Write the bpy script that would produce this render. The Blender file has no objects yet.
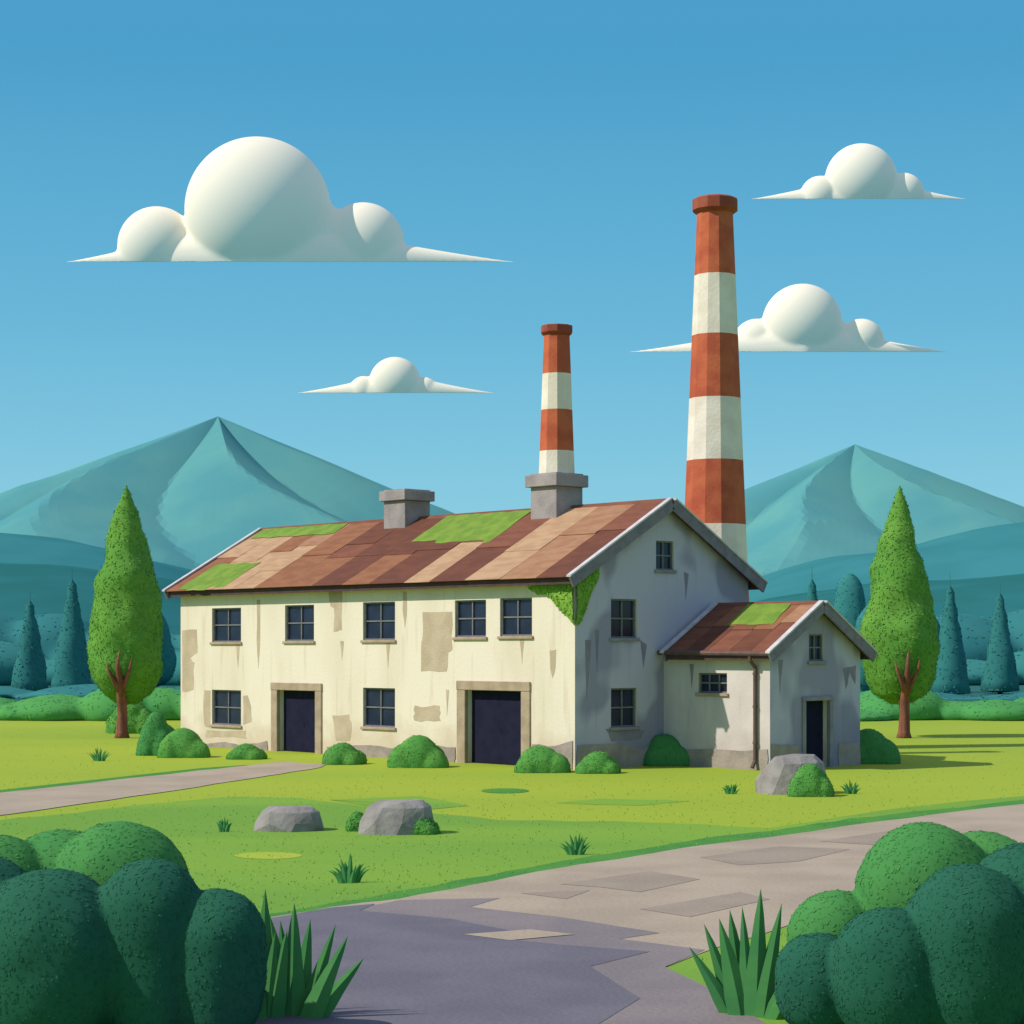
import bpy, bmesh, math, random
import numpy as np
from mathutils import Vector, Matrix, noise
random.seed(7); rng=np.random.default_rng(7)
S=bpy.context.scene
COL=S.collection
CH=3.75; F=2000.0; HY=647.0; CX=512.0
S.view_settings.view_transform='Standard'; S.view_settings.look='None'; S.view_settings.exposure=0

# ------------------------------------------------------------------ materials
def lin(h,k=1.0):
    h=h.lstrip('#'); o=[]
    for i in (0,2,4):
        c=int(h[i:i+2],16)/255
        c=c/12.92 if c<=.04045 else ((c+.055)/1.055)**2.4
        o.append(min(1,c*k))
    return (*o,1)
def mat(name,c1,c2=None,scale=3.0,k=.85,rough=.85,bump=.0,bscale=None,stretch=(1,1,1),lo=.4,hi=.6,detail=5,metal=0,spec=.2):
    m=bpy.data.materials.new(name); m.use_nodes=True
    nt=m.node_tree; b=nt.nodes['Principled BSDF']
    b.inputs['Roughness'].default_value=rough; b.inputs['Metallic'].default_value=metal
    b.inputs['Specular IOR Level'].default_value=spec
    tc=nt.nodes.new('ShaderNodeTexCoord'); mp=nt.nodes.new('ShaderNodeMapping')
    mp.inputs['Scale'].default_value=stretch
    nt.links.new(tc.outputs['Object'],mp.inputs['Vector'])
    if c2:
        n=nt.nodes.new('ShaderNodeTexNoise'); n.inputs['Scale'].default_value=scale; n.inputs['Detail'].default_value=detail
        nt.links.new(mp.outputs[0],n.inputs['Vector'])
        r=nt.nodes.new('ShaderNodeValToRGB'); r.color_ramp.elements[0].position=lo; r.color_ramp.elements[1].position=hi
        r.color_ramp.elements[0].color=lin(c1,k); r.color_ramp.elements[1].color=lin(c2,k)
        nt.links.new(n.outputs['Fac'],r.inputs['Fac']); nt.links.new(r.outputs['Color'],b.inputs['Base Color'])
    else: b.inputs['Base Color'].default_value=lin(c1,k)
    if bump>0:
        n2=nt.nodes.new('ShaderNodeTexNoise'); n2.inputs['Scale'].default_value=bscale or scale*6; n2.inputs['Detail'].default_value=6
        nt.links.new(tc.outputs['Object'],n2.inputs['Vector'])
        bp=nt.nodes.new('ShaderNodeBump'); bp.inputs['Strength'].default_value=bump; bp.inputs['Distance'].default_value=.04
        nt.links.new(n2.outputs['Fac'],bp.inputs['Height']); nt.links.new(bp.outputs[0],b.inputs['Normal'])
    return m
def grime(m,tint=(.80,.74,.68,1),streak=.55,base=.8):
    """vertical rain streaks and a dirtier foot on plaster"""
    nt=m.node_tree; b=nt.nodes['Principled BSDF']; src=b.inputs['Base Color'].links[0].from_socket
    tc=nt.nodes.new('ShaderNodeTexCoord'); mp=nt.nodes.new('ShaderNodeMapping'); mp.inputs['Scale'].default_value=(2.2,2.2,.22)
    nt.links.new(tc.outputs['Object'],mp.inputs[0]); n=nt.nodes.new('ShaderNodeTexNoise'); n.inputs['Scale'].default_value=1.6; n.inputs['Detail'].default_value=4
    nt.links.new(mp.outputs[0],n.inputs['Vector'])
    r=nt.nodes.new('ShaderNodeMapRange'); r.inputs[1].default_value=.57; r.inputs[2].default_value=.72; r.inputs[4].default_value=streak; nt.links.new(n.outputs['Fac'],r.inputs[0])
    sp=nt.nodes.new('ShaderNodeSeparateXYZ'); nt.links.new(tc.outputs['Object'],sp.inputs[0])
    n3=nt.nodes.new('ShaderNodeTexNoise'); n3.inputs['Scale'].default_value=1.1; n3.inputs['Detail'].default_value=5; nt.links.new(tc.outputs['Object'],n3.inputs['Vector'])
    ad=nt.nodes.new('ShaderNodeMath'); ad.operation='MULTIPLY_ADD'; ad.inputs[1].default_value=-2.6; nt.links.new(n3.outputs['Fac'],ad.inputs[0]); nt.links.new(sp.outputs['Z'],ad.inputs[2])
    r2=nt.nodes.new('ShaderNodeMapRange'); r2.inputs[1].default_value=.1; r2.inputs[2].default_value=-.9; r2.inputs[4].default_value=base; nt.links.new(ad.outputs[0],r2.inputs[0])
    mx0=nt.nodes.new('ShaderNodeMath'); mx0.operation='MAXIMUM'; nt.links.new(r.outputs[0],mx0.inputs[0]); nt.links.new(r2.outputs[0],mx0.inputs[1])
    mx=nt.nodes.new('ShaderNodeMix'); mx.data_type='RGBA'; mx.blend_type='MULTIPLY'; nt.links.new(mx0.outputs[0],mx.inputs[0]); nt.links.new(src,mx.inputs[6]); mx.inputs[7].default_value=tint
    nt.links.new(mx.outputs[2],b.inputs['Base Color'])
    return m

M_wall=grime(mat('plaster_cream','#f2e4d0','#e7d8c1',.55,k=.87,bump=.2,bscale=9,stretch=(1,1,.35),lo=.45,hi=.72))
M_wall_shade=grime(mat('plaster_gable_shade','#c9c1d2','#a49db2',.42,k=.85,bump=.2,bscale=9,stretch=(1,1,.7),lo=.49,hi=.55,detail=2.0),(.82,.82,.86,1))  # greyer copy of the plaster for gables, their shade put into the colour
M_wall3=grime(mat('plaster_pale','#e6d8d2','#d3c6c3',.5,k=.86,bump=.2,bscale=9,stretch=(1,1,.5),lo=.45,hi=.6),(.82,.79,.79,1))
M_patch=mat('exposed_render','#d0bca1','#c3af94',1.5,k=.84,bump=.4,bscale=14)
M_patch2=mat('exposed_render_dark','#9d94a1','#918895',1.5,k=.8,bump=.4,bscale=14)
M_stone=mat('foundation_stone','#b3a399','#a1938b',1.8,k=.82,bump=.5,bscale=10)
M_concrete=mat('grey_concrete','#b0a6a4','#9d9493',1.6,k=.83,bump=.5,bscale=12)
M_frame=mat('door_surround','#bfa98f','#ad9780',2,k=.84,bump=.3,bscale=14)
M_frame2=mat('grey_stone_trim','#a09aa0','#918b92',2,k=.84,bump=.3,bscale=14)
M_glass=mat('dark_window_glass','#232a40','#2e3650',1.2,k=.8,rough=.25,spec=.4)
M_wframe=mat('window_frame_paint','#8f8c8d','#827f82',5,k=.75,bump=.2)
M_door=mat('dark_navy_wood','#2e2e45','#292941',3,k=.7,rough=.9,bump=.1,bscale=18,spec=.05)
M_metal=mat('iron_handle','#3c3c48',None,k=.7,rough=.5,metal=.6)
M_barge=mat('barge_board_paint','#d6d0d2','#c4bfc3',3,k=.88,bump=.2)
M_fascia=mat('fascia_brown','#5f464b','#52403f',3,k=.85,bump=.2)
M_roofs=[mat('roof_sheet_%s'%n,a,b,1.3,k=.68,bump=.4,bscale=8,stretch=(2.5,1,2.5)) for n,a,b in
 [('brown','#9a624c','#8d5745'),('rust','#ac7553','#9f694c'),('tan','#d8b08a','#caa07c'),('dark','#84523f','#784a3c'),('ochre','#c29270','#b58363')]]
M_under=mat('roof_underlay','#4b3230',None,k=.8)
M_moss=mat('roof_moss','#90b045','#7da03e',2.2,k=.68,bump=.6,bscale=12)
M_pipe=mat('downpipe_paint','#745a56','#64504c',4,k=.85,rough=.6)
M_red=mat('red_brick_paint','#d4704c','#c36044',1.5,k=.82,bump=.3,bscale=9)
M_white=mat('white_brick_paint','#faeedd','#eee0ce',1.2,k=.88,bump=.3,bscale=9)
M_redd=mat('cap_brick','#b05f49','#9f503f',1.5,k=.82,bump=.3,bscale=9)
M_rock=mat('grey_rock','#a8a09c','#928b88',2.2,k=.78,bump=.6,bscale=9)
M_trunk=mat('bark','#935e4b','#7a4c40',5,k=.9,bump=.8,bscale=14,stretch=(1,1,.25))
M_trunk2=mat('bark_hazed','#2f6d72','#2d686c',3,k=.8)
def fmats(n,a,b,c,k=.85,s=1.6):
    return [mat(n+'_mid',a,b,s,k=k,spec=.05),mat(n+'_light',b,c,s,k=k,spec=.05),mat(n+'_deep',a,a,s,k=k*.95,spec=.05)]
F_cyp=fmats('cypress_leaf','#5f9640','#6c9e43','#79a746',.88,.4)
F_bush=fmats('bush_leaf','#569446','#629b47','#6fa349',.9)
F_bushd=fmats('bush_leaf_shade','#2e6852','#316b54','#356f56',.76)  # shaded part of the near bushes, put into a darker leaf colour
F_bushm=fmats('green_bush_leaf','#4a8c4b','#50904d','#57964e',.86)
F_ivy=fmats('ivy_leaf','#749e40','#7fa742','#8bb045',1.0,3)
F_far=fmats('far_leaf','#3a807c','#3d837e','#408780',.92,.2)  # distance haze is put into the teal of far leaves and conifers
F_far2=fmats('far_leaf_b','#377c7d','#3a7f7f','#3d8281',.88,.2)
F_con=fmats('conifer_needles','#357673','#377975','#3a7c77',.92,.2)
F_hedge=fmats('hedge_leaf','#519a57','#59a054','#64a854',.85,.4)
M_bladed=mat('grass_blade_dark','#488b4e','#559650',2,k=.9)
def cloudmat():
    m=mat('cloud','#fff0d6','#fdeed6',.002,k=.86,rough=1,spec=0)
    b=m.node_tree.nodes['Principled BSDF']; b.inputs['Emission Color'].default_value=(.45,.66,.76,1); b.inputs['Emission Strength'].default_value=.15
    return m   # slight self-glow stands for light scattered inside the cloud
M_cloud=cloudmat()
M_mtn=mat('mountain_slope','#68a8a5','#5b9ea3',.006,k=.82,rough=1,spec=0,detail=3)  # mountain and hill colours carry the distance haze in their teal
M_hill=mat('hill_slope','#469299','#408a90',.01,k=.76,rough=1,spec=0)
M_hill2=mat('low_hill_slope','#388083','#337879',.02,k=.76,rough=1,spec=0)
def groundmat():
    m=mat('meadow_grass','#b0c244','#a3bb43',.05,k=.76,bump=.3,bscale=9,stretch=(.6,1.6,1),spec=.05,lo=.35,hi=.65)
    nt=m.node_tree; b=nt.nodes['Principled BSDF']; src=b.inputs['Base Color'].links[0].from_socket
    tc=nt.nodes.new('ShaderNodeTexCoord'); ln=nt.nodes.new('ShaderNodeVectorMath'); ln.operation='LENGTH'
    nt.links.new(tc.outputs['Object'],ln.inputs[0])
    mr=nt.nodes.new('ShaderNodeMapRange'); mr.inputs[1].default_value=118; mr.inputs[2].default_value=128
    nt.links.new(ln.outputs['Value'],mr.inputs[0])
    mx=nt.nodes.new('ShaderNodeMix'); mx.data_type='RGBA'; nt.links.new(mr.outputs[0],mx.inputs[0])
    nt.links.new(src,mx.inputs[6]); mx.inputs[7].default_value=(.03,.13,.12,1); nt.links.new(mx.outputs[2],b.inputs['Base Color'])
    return m
M_ground=groundmat()
M_meadow=mat('meadow_blade','#aabf44','#a3bb43',.05,k=.82,spec=.05)
M_lawnb=mat('lawn_blade','#82b049','#8cb548',.12,k=.86,spec=.05)
M_lawn=mat('lawn_green','#7eac48','#8cb548',.12,k=.76,bump=.3,bscale=9,stretch=(.5,1.6,1),spec=.05)
M_dark_grass=mat('dark_grass_and_kerb_shade','#549549','#609f48',.6,k=.74,bump=.4,bscale=9,spec=.05)  # darker grass green, also paints the kerb shade along road and path
M_pale=mat('dry_grass','#bccb4d','#b0c44b',.5,k=.76,bump=.3,bscale=9,spec=.05)
M_road=mat('road_gravel','#c1b09b','#b5a491',.5,k=.78,bump=.35,bscale=12,spec=.1)
M_roadd=mat('road_patch','#b0a090','#a69787',.6,k=.78,bump=.35,bscale=12,spec=.1)
M_road_shade=mat('road_shade_dark','#7e7a85','#75717d',.6,k=.78,bump=.35,bscale=14,spec=.1)  # colour of the shade painted on the road
M_road_shade2=mat('road_shade_pale','#978c8c','#8c8386',.6,k=.78,bump=.35,bscale=14,spec=.1)  # lighter tone for the rim of the painted road shade

# ------------------------------------------------------------------ helpers
def mk(name,v,f,mats,parent=None,loc=(0,0,0),rot=0,mi=None,smooth=False):
    me=bpy.data.meshes.new(name); me.from_pydata([tuple(x) for x in v],[],[tuple(x) for x in f])
    for m in (mats if isinstance(mats,(list,tuple)) else [mats]): me.materials.append(m)
    if mi is not None: me.polygons.foreach_set('material_index',list(mi))
    if smooth: me.polygons.foreach_set('use_smooth',[True]*len(me.polygons))
    me.update()
    o=bpy.data.objects.new(name,me); COL.objects.link(o); o.location=loc; o.rotation_euler=(0,0,rot)
    if parent: o.parent=parent
    return o
def empty(name,loc,rot=0):
    o=bpy.data.objects.new(name,None); COL.objects.link(o); o.location=loc; o.rotation_euler=(0,0,rot); o.empty_display_size=.3; return o
def tag(o,label,cat,group=None):
    o['label']=label; o['category']=cat
    if group: o['group']=group
    return o
def remesh(v,f,vox,smooth_it=3):
    """closed blobs -> one continuous skin"""
    me=bpy.data.meshes.new('tmp'); me.from_pydata([tuple(x) for x in v],[],[tuple(x) for x in f]); o=bpy.data.objects.new('tmp',me); COL.objects.link(o)
    r=o.modifiers.new('r','REMESH'); r.mode='VOXEL'; r.voxel_size=vox
    if smooth_it: s=o.modifiers.new('s','SMOOTH'); s.iterations=smooth_it; s.factor=.5
    bpy.context.view_layer.update(); dg=bpy.context.evaluated_depsgraph_get(); m2=bpy.data.meshes.new_from_object(o.evaluated_get(dg))
    V=np.array([x.co[:] for x in m2.vertices]); Fc=[tuple(p.vertices) for p in m2.polygons]
    bpy.data.objects.remove(o); bpy.data.meshes.remove(me); bpy.data.meshes.remove(m2); return V,Fc
class Acc:
    def __init__(s): s.v=[];s.f=[];s.m=[]
    def add(s,v,f,m=0):
        n=len(s.v); s.v+= [tuple(x) for x in v]; s.f+=[tuple(i+n for i in q) for q in f]; s.m+=[m]*len(f)
    def box(s,x0,x1,y0,y1,z0,z1,m=0):
        s.add([(x0,y0,z0),(x1,y0,z0),(x1,y1,z0),(x0,y1,z0),(x0,y0,z1),(x1,y0,z1),(x1,y1,z1),(x0,y1,z1)],
              [(0,3,2,1),(4,5,6,7),(0,1,5,4),(1,2,6,5),(2,3,7,6),(3,0,4,7)],m)
    def hexa(s,P,m=0):
        s.add(P,[(0,3,2,1),(4,5,6,7),(0,1,5,4),(1,2,6,5),(2,3,7,6),(3,0,4,7)],m)
    def lathe(s,prof,n,m=0,c=(0,0),ang=0,cap=True):
        v=[];f=[]
        for r,z in prof:
            for i in range(n):
                a=ang+2*math.pi*i/n; v.append((c[0]+r*math.cos(a),c[1]+r*math.sin(a),z))
        for j in range(len(prof)-1):
            for i in range(n):
                f.append((j*n+i,j*n+(i+1)%n,(j+1)*n+(i+1)%n,(j+1)*n+i))
        if cap: f.append(tuple(range(n))[::-1]); f.append(tuple(range((len(prof)-1)*n,len(prof)*n)))
        s.add(v,f,m)
    def tube(s,pts,rad,n=8,m=0):
        pts=[Vector(p) for p in pts]; v=[];f=[]
        for k,p in enumerate(pts):
            d=(pts[min(k+1,len(pts)-1)]-pts[max(k-1,0)]).normalized()
            a=d.cross(Vector((0,1,0.013))); a.normalize(); b=d.cross(a)
            for i in range(n):
                t=2*math.pi*i/n; v.append(p+(a*math.cos(t)+b*math.sin(t))*rad[k])
        for k in range(len(pts)-1):
            for i in range(n): f.append((k*n+i,k*n+(i+1)%n,(k+1)*n+(i+1)%n,(k+1)*n+i))
        f.append(tuple(range(n))[::-1]); f.append(tuple(range((len(pts)-1)*n,len(pts)*n)))
        s.add(v,f,m)
    def obj(s,name,mats,parent=None,loc=(0,0,0),rot=0,smooth=False): return mk(name,s.v,s.f,mats,parent,loc,rot,s.m,smooth)
def bevel(o,w=.02,seg=2):
    b=o.modifiers.new('bevel','BEVEL'); b.width=w; b.segments=seg; b.limit_method='ANGLE'; b.angle_limit=math.radians(40)
def G(px,py):
    d=CH*F/(py-HY); return Vector(((px-CX)/F*d,d,0))
def ico(sub):
    bm=bmesh.new(); bmesh.ops.create_icosphere(bm,subdivisions=sub,radius=1)
    v=np.array([x.co[:] for x in bm.verts]); f=[tuple(l.index for l in q.verts) for q in bm.faces]; bm.free(); return v,f
ICO={k:ico(k) for k in (2,3,4,5)}
def nz(v,s,seed=0):
    return np.array([noise.noise(Vector((p[0]*s+seed,p[1]*s+seed*.7,p[2]*s-seed))) for p in v])
def leaves(V,Fc,n,size,jit=.55,out=.35):
    V=np.array(V); T=[]
    for q in Fc:
        for i in range(1,len(q)-1): T.append((q[0],q[i],q[i+1]))
    T=np.array(T); a,b,c=V[T[:,0]],V[T[:,1]],V[T[:,2]]
    nn=np.cross(b-a,c-a); ar=np.linalg.norm(nn,axis=1)+1e-9; nn/=ar[:,None]
    ix=rng.choice(len(T),n,p=ar/ar.sum())
    u=rng.random((n,1)); w=rng.random((n,1)); sw=(u+w)>1; u=np.where(sw,1-u,u); w=np.where(sw,1-w,w)
    P=a[ix]+(b-a)[ix]*u+(c-a)[ix]*w; N=nn[ix]
    P=P+N*size*rng.uniform(0,out,(n,1))
    N=N+rng.normal(0,jit,(n,3)); N/=np.linalg.norm(N,axis=1)[:,None]+1e-9
    t=np.cross(N,rng.normal(0,1,(n,3))); t/=np.linalg.norm(t,axis=1)[:,None]+1e-9
    w2=np.cross(N,t); sz=size*rng.uniform(.6,1.25,(n,1))
    Q=np.stack([P-t*sz*.6,P+w2*sz*.32,P+t*sz*.6,P-w2*sz*.32],1).reshape(-1,3)
    return Q
def foliage(name,shapes,nleaf,lsize,mats,parent=None,loc=(0,0,0),amp=.12,nscale=1.5,sub=3,floor=None,seed=0,jit=.22,out=.3,vox=None,yoff=0):
    V=[];Fc=[]
    for sh in shapes:
        if sh[0] in 'ed':
            _,c,r=sh; v,f=ICO[sub]; u=v.copy(); v=v.copy()*np.array(r)
            if sh[0]=='d':   # dome: lower half is drawn down to the ground
                lowm=u[:,2]<0; v[lowm,2]*=c[2]/r[2]*1.05
                q=np.hypot(u[:,0],u[:,1]); kk=np.where(lowm,np.where(q>1e-3,np.minimum(1.0,q**.45)/np.maximum(q,1e-3),1),1); v[:,0]*=kk; v[:,1]*=kk
            v=v+np.array(c); nr=u
        else:
            _,prof,n=sh; v=[];f=[];nr=[]
            for rr,z in prof:
                for i in range(n):
                    a=2*math.pi*i/n; v.append((rr*math.cos(a),rr*math.sin(a),z)); nr.append((math.cos(a),math.sin(a),.2))
            for j in range(len(prof)-1):
                for i in range(n): f.append((j*n+i,j*n+(i+1)%n,(j+1)*n+(i+1)%n,(j+1)*n+i))
            v=np.array(v);nr=np.array(nr)
        d=nz(v,nscale,seed)+.5*nz(v,nscale*2.3,seed+5)
        sc=1 if sh[0] in 'ed' else np.array([min(1,max(.0,np.hypot(p[0],p[1])*1.2)) for p in v])
        v=v+nr*(d*amp*sc)[:,None]
        v[:,1]+=yoff
        if floor is not None and not vox: v[:,2]=np.maximum(v[:,2],floor)
        n0=len(V); V+= v.tolist(); Fc+=[tuple(i+n0 for i in q) for q in f]
    if vox:
        v,Fc=remesh(V,Fc,vox,4)
        if floor is not None: v[:,2]=np.maximum(v[:,2],floor)
        V=v.tolist()
    nc=len(Fc); Q=leaves(V,Fc,nleaf,lsize,jit,out)
    if floor is not None: Q[:,2]=np.maximum(Q[:,2],floor)
    n0=len(V); V=list(V)+Q.tolist(); k=len(Q)//4
    Fc=list(Fc)+[(n0+4*i,n0+4*i+1,n0+4*i+2,n0+4*i+3) for i in range(k)]
    mi=[0]*nc+rng.choice([0,1,2],k,p=[.6,.25,.15]).tolist()
    o=mk(name,V,Fc,mats,parent,loc,0,mi)
    sm=[True]*nc+[False]*k; o.data.polygons.foreach_set('use_smooth',sm)
    return o

# ------------------------------------------------------------------ building frame
C=Vector((1.92,61.0,0)); g=Vector((.7283,.6852,0)); w=Vector((-.6852,.7283,0)); ROT=math.atan2(g.y,g.x)
def hit(px,py,ax,c):
    d=Vector(((px-CX)/F,1,(HY-py)/F)); o=Vector((0,0,CH))-C
    lo=Vector((o.dot(g),o.dot(w),o.z)); ld=Vector((d.dot(g),d.dot(w),d.z))
    t=(c-lo[ax])/ld[ax]; return lo+ld*t
W=8.16; L=21.3; EZ=5.95; RZ=8.25
AX0,AX1,AY=4.0,8.48,-4.35; AEZ=3.62; ARZ=4.98

main=empty('factory_building',C,ROT); tag(main,'long two-storey abandoned cream plaster factory with rusty mossy roof','building')
anx=empty('annex_building',C,ROT); tag(anx,'small single-storey plaster annex with rusty gabled roof beside factory','building')

def prism(x0,x1,y0,y1,ez,rz):
    xm=(x0+x1)/2
    v=[(x0,y0,-.3),(x1,y0,-.3),(x1,y0,ez),(xm,y0,rz),(x0,y0,ez),(x0,y1,-.3),(x1,y1,-.3),(x1,y1,ez),(xm,y1,rz),(x0,y1,ez)]
    f=[(0,1,2,3,4),(9,8,7,6,5),(0,5,6,1),(1,6,7,2),(2,7,8,3),(3,8,9,4),(4,9,5,0)]
    return v,f
def opening(px0,py0,px1,py1,ax,c,floor=False):
    a=hit(px0,(py0+py1)/2,ax,c); b=hit(px1,(py0+py1)/2,ax,c); xm=(px0+px1)/2
    zt=hit(xm,py0,ax,c).z; zb=0 if floor else hit(xm,py1,ax,c).z
    o=1-ax; return (min(a[o],b[o]),max(a[o],b[o]),zb,zt)
def add_wall(parent,dims,ops,patches,side=0):
    v,f=prism(*dims)
    mi=[4 if i==0 else side for i in range(len(f))]
    o=mk('wall',v,f,[M_wall,M_patch,M_patch2,M_stone,M_wall_shade,M_wall3],parent,mi=mi)
    cut=Acc()
    for ax,c,(a,b,z0,z1),dp in ops:
        z0=max(z0,-.0)
        if z0<.05: z0=-.6
        if ax==0: cut.box(c-.4,c+dp,a,b,z0,z1)
        else: cut.box(a,b,c-.4,c+dp,z0,z1)
    co=cut.obj('cutter_tmp',[M_wall]); 
    co.matrix_world=Matrix.Translation(C)@Matrix.Rotation(ROT,4,'Z')
    bpy.context.view_layer.update()
    md=o.modifiers.new('b','BOOLEAN'); md.object=co; md.operation='DIFFERENCE'; md.solver='EXACT'
    dg=bpy.context.evaluated_depsgraph_get(); me=bpy.data.meshes.new_from_object(o.evaluated_get(dg))
    o.modifiers.clear(); o.data=me; bpy.data.objects.remove(co)
    bm=bmesh.new(); bm.from_mesh(me)
    for ax,c,pts,m,off in patches:
        vs=[];vb=[]
        for (px,py) in pts:
            h=hit(px,py,ax,c); h.z=max(h.z,-.05)
            q=h.copy(); q[ax]=c-off; vs.append(bm.verts.new(q)); q2=h.copy(); q2[ax]=c+.01; vb.append(bm.verts.new(q2))
        fs=[bm.faces.new(vs)]
        n=len(vs)
        for i in range(n): fs.append(bm.faces.new((vs[i],vb[i],vb[(i+1)%n],vs[(i+1)%n])))
        for q in fs: q.material_index=m
    bm.normal_update(); bm.to_mesh(me); bm.free()
    return o
def local_pose(ax,c,a,b,z):
    if ax==0: return (c,(a+b)/2,z),-math.pi/2
    return ((a+b)/2,c,z),0
def add_window(parent,ax,c,op,cols=2,rows=2):
    a,b,z0,z1=op; wd=b-a; h=z1-z0; loc,r=local_pose(ax,c,a,b,z0)
    A=Acc(); A.box(-wd/2+.01,wd/2-.01,.14,.17,.01,h-.01)
    win=A.obj('window',[M_glass],parent,loc,r)
    Fm=Acc(); t=.05
    Fm.box(-wd/2+.004,-wd/2+t,.06,.14,.004,h-.004); Fm.box(wd/2-t,wd/2-.004,.06,.14,.004,h-.004)
    Fm.box(-wd/2+t,wd/2-t,.06,.14,.004,t); Fm.box(-wd/2+t,wd/2-t,.06,.14,h-t,h-.004)
    for i in range(1,cols): x=-wd/2+wd*i/cols; Fm.box(x-.022,x+.022,.09,.137,t,h-t)
    for i in range(1,rows):
        z=h*i/rows
        for j in range(cols):
            xa=-wd/2+wd*j/cols+(.022 if j else t); xb=-wd/2+wd*(j+1)/cols-(.022 if j<cols-1 else t)
            Fm.box(xa,xb,.095,.135,z-.022,z+.022)
    Fm.obj('frame',[M_wframe],win)
    Sg=Acc(); Sg.box(-wd/2-.08,wd/2+.08,-.07,.05,-.1,0.0); s=Sg.obj('sill',[M_frame if ax==0 else M_frame2],win); bevel(s,.015,1)
    return win
def add_door(parent,ax,c,op,fw,leafs=2,dp=.3):
    a,b,z0,z1=op; wd=b-a; h=z1; loc,r=local_pose(ax,c,a,b,0)
    A=Acc()
    pw=(wd-.02)/leafs
    for i in range(leafs):
        x=-wd/2+.01+i*pw; A.box(x+.003,x+pw-.003,dp-.05,dp-.03,.03,h-.02)
    A.box(-wd/2+.01,wd/2-.01,dp-.03,dp-.005,.03,h-.02)
    d=A.obj('door',[M_door],parent,loc,r)
    H=Acc(); xh=.1 if leafs==2 else wd*.33
    H.tube([(xh,dp-.05,h*.42),(xh,dp-.1,h*.42),(xh,dp-.1,h*.42+.15),(xh,dp-.05,h*.42+.15)],[.011]*4,6)
    H.obj('handle',[M_metal],d)
    A=Acc(); e=.06
    A.box(-wd/2-fw,-wd/2+.004,-e,.1,-.05,h-.02); A.box(wd/2-.004,wd/2+fw,-e,.1,-.05,h-.02)
    A.box(-wd/2-fw-.01,wd/2+fw+.01,-e-.015,.11,h-.02,h+fw*.7)
    q=A.obj('door_surround',[M_frame if leafs==2 else M_frame2],parent,loc,r); bevel(q,.015,1)

fw_px=[(212,608,241,642),(285,605,314,641),(363,602,395,640),(455,600,486,637),(500,598,532,636),(212,690,241,725),(363,688,395,727)]
fops=[opening(*p,0,0.0) for p in fw_px]
gops=[opening(*p,1,0.0) for p in [(611,599,637,638),(611,688,637,727),(656,541,674,570)]]
d1=opening(278,690,316,760,0,0.0,True); d2=opening(466,690,522,766,0,0.0,True)
ops=[(0,0,o,.25) for o in fops]+[(1,0,o,.25) for o in gops]+[(0,0,d1,.38),(0,0,d2,.38)]
def poly(ax,c,pts,m,off=.006,j=.7,n=3):
    out=[]
    for i in range(len(pts)):
        a,b=pts[i],pts[(i+1)%len(pts)]
        for k in range(n):
            t=k/n; out.append((a[0]+(b[0]-a[0])*t+random.uniform(-j,j),a[1]+(b[1]-a[1])*t+random.uniform(-j,j)))
    return (ax,c,out,m,off)
def rect(ax,c,x0,y0,x1,y1,m,off=.006,j=1.2):
    return poly(ax,c,[(x0,y0),(x0,y1),(x1,y1),(x1,y0)],m,off,j,4)
random.seed(3)
pm=[poly(0,0,[(423,612),(423,640),(421,641),(421,671),(447,672),(448,652),(452,650),(452,612)],1),
    poly(0,0,[(182,630),(182,692),(193,690),(194,662),(190,658),(197,653),(197,630)],1),
    poly(0,0,[(329,588),(330,606),(334,608),(334,632),(342,630),(342,588)],1),
    poly(0,0,[(333,716),(336,741),(350,741),(352,727),(349,715)],1),
    rect(0,0,414,706,440,721,1),poly(0,0,[(243,695),(243,724),(252,722),(251,708),(247,695)],1,n=2),
    poly(0,0,[(204,690),(204,725),(210.5,729),(210.5,690)],1),rect(0,0,206,731,246,738,1),
    poly(0,0,[(182,743),(182,758),(268,758),(268,741),(240,745),(225,741),(205,744)],3,.03,1),
    poly(0,0,[(257,600),(257,640),(258.3,668),(260,640),(260,600)],1,j=.3,n=2),poly(0,0,[(328,747),(328,775),(455,775),(455,748),(430,744),(400,749),(370,745)],3,.03,1),
    poly(0,0,[(533,744),(533,785),(573,785),(573,740),(555,746)],3,.03,1),poly(0,0,[(550,650),(550,668),(553,678),(556,664),(556,650)],1,j=.5,n=2),
    poly(0,0,[(403,592),(403,610),(405,628),(407,608),(407,592)],1,j=.4,n=2),poly(0,0,[(340,641),(342,660),(344,641)],1,j=.3,n=2),poly(0,0,[(386,642),(388,668),(390,642)],1,j=.3,n=2),
    poly(0,0,[(446,690),(447,716),(449,690)],1,j=.3,n=2),poly(0,0,[(520,640),(522,664),(524,640)],1,j=.3,n=2),
    poly(0,0,[(236,644),(238,668),(240,644)],1,j=.3,n=2),
    poly(1,0,[(577,745),(577,785),(660,785),(660,744),(640,749),(615,743)],3,.03,1),
    poly(1,0,[(585,640),(587,700),(590,660),(591,640)],2,j=.3,n=2),poly(1,0,[(595,630),(597,672),(599,630)],2,j=.3,n=2),poly(1,0,[(640,640),(643,668),(647,645)],2,j=.4,n=2),
    poly(1,0,[(606,729),(612,742),(640,739),(645,731)],2,j=1),poly(1,0,[(684,572),(686,600),(689,574)],2,j=.4,n=2)]
add_wall(main,(0,W,0,L,EZ,RZ),ops,pm)
for o in fops: add_window(main,0,0,o,2,2)
for o in gops: add_window(main,1,0,o,2,2)
add_door(main,0,0,d1,.36,2,.3); add_door(main,0,0,d2,.40,2,.3)

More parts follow.
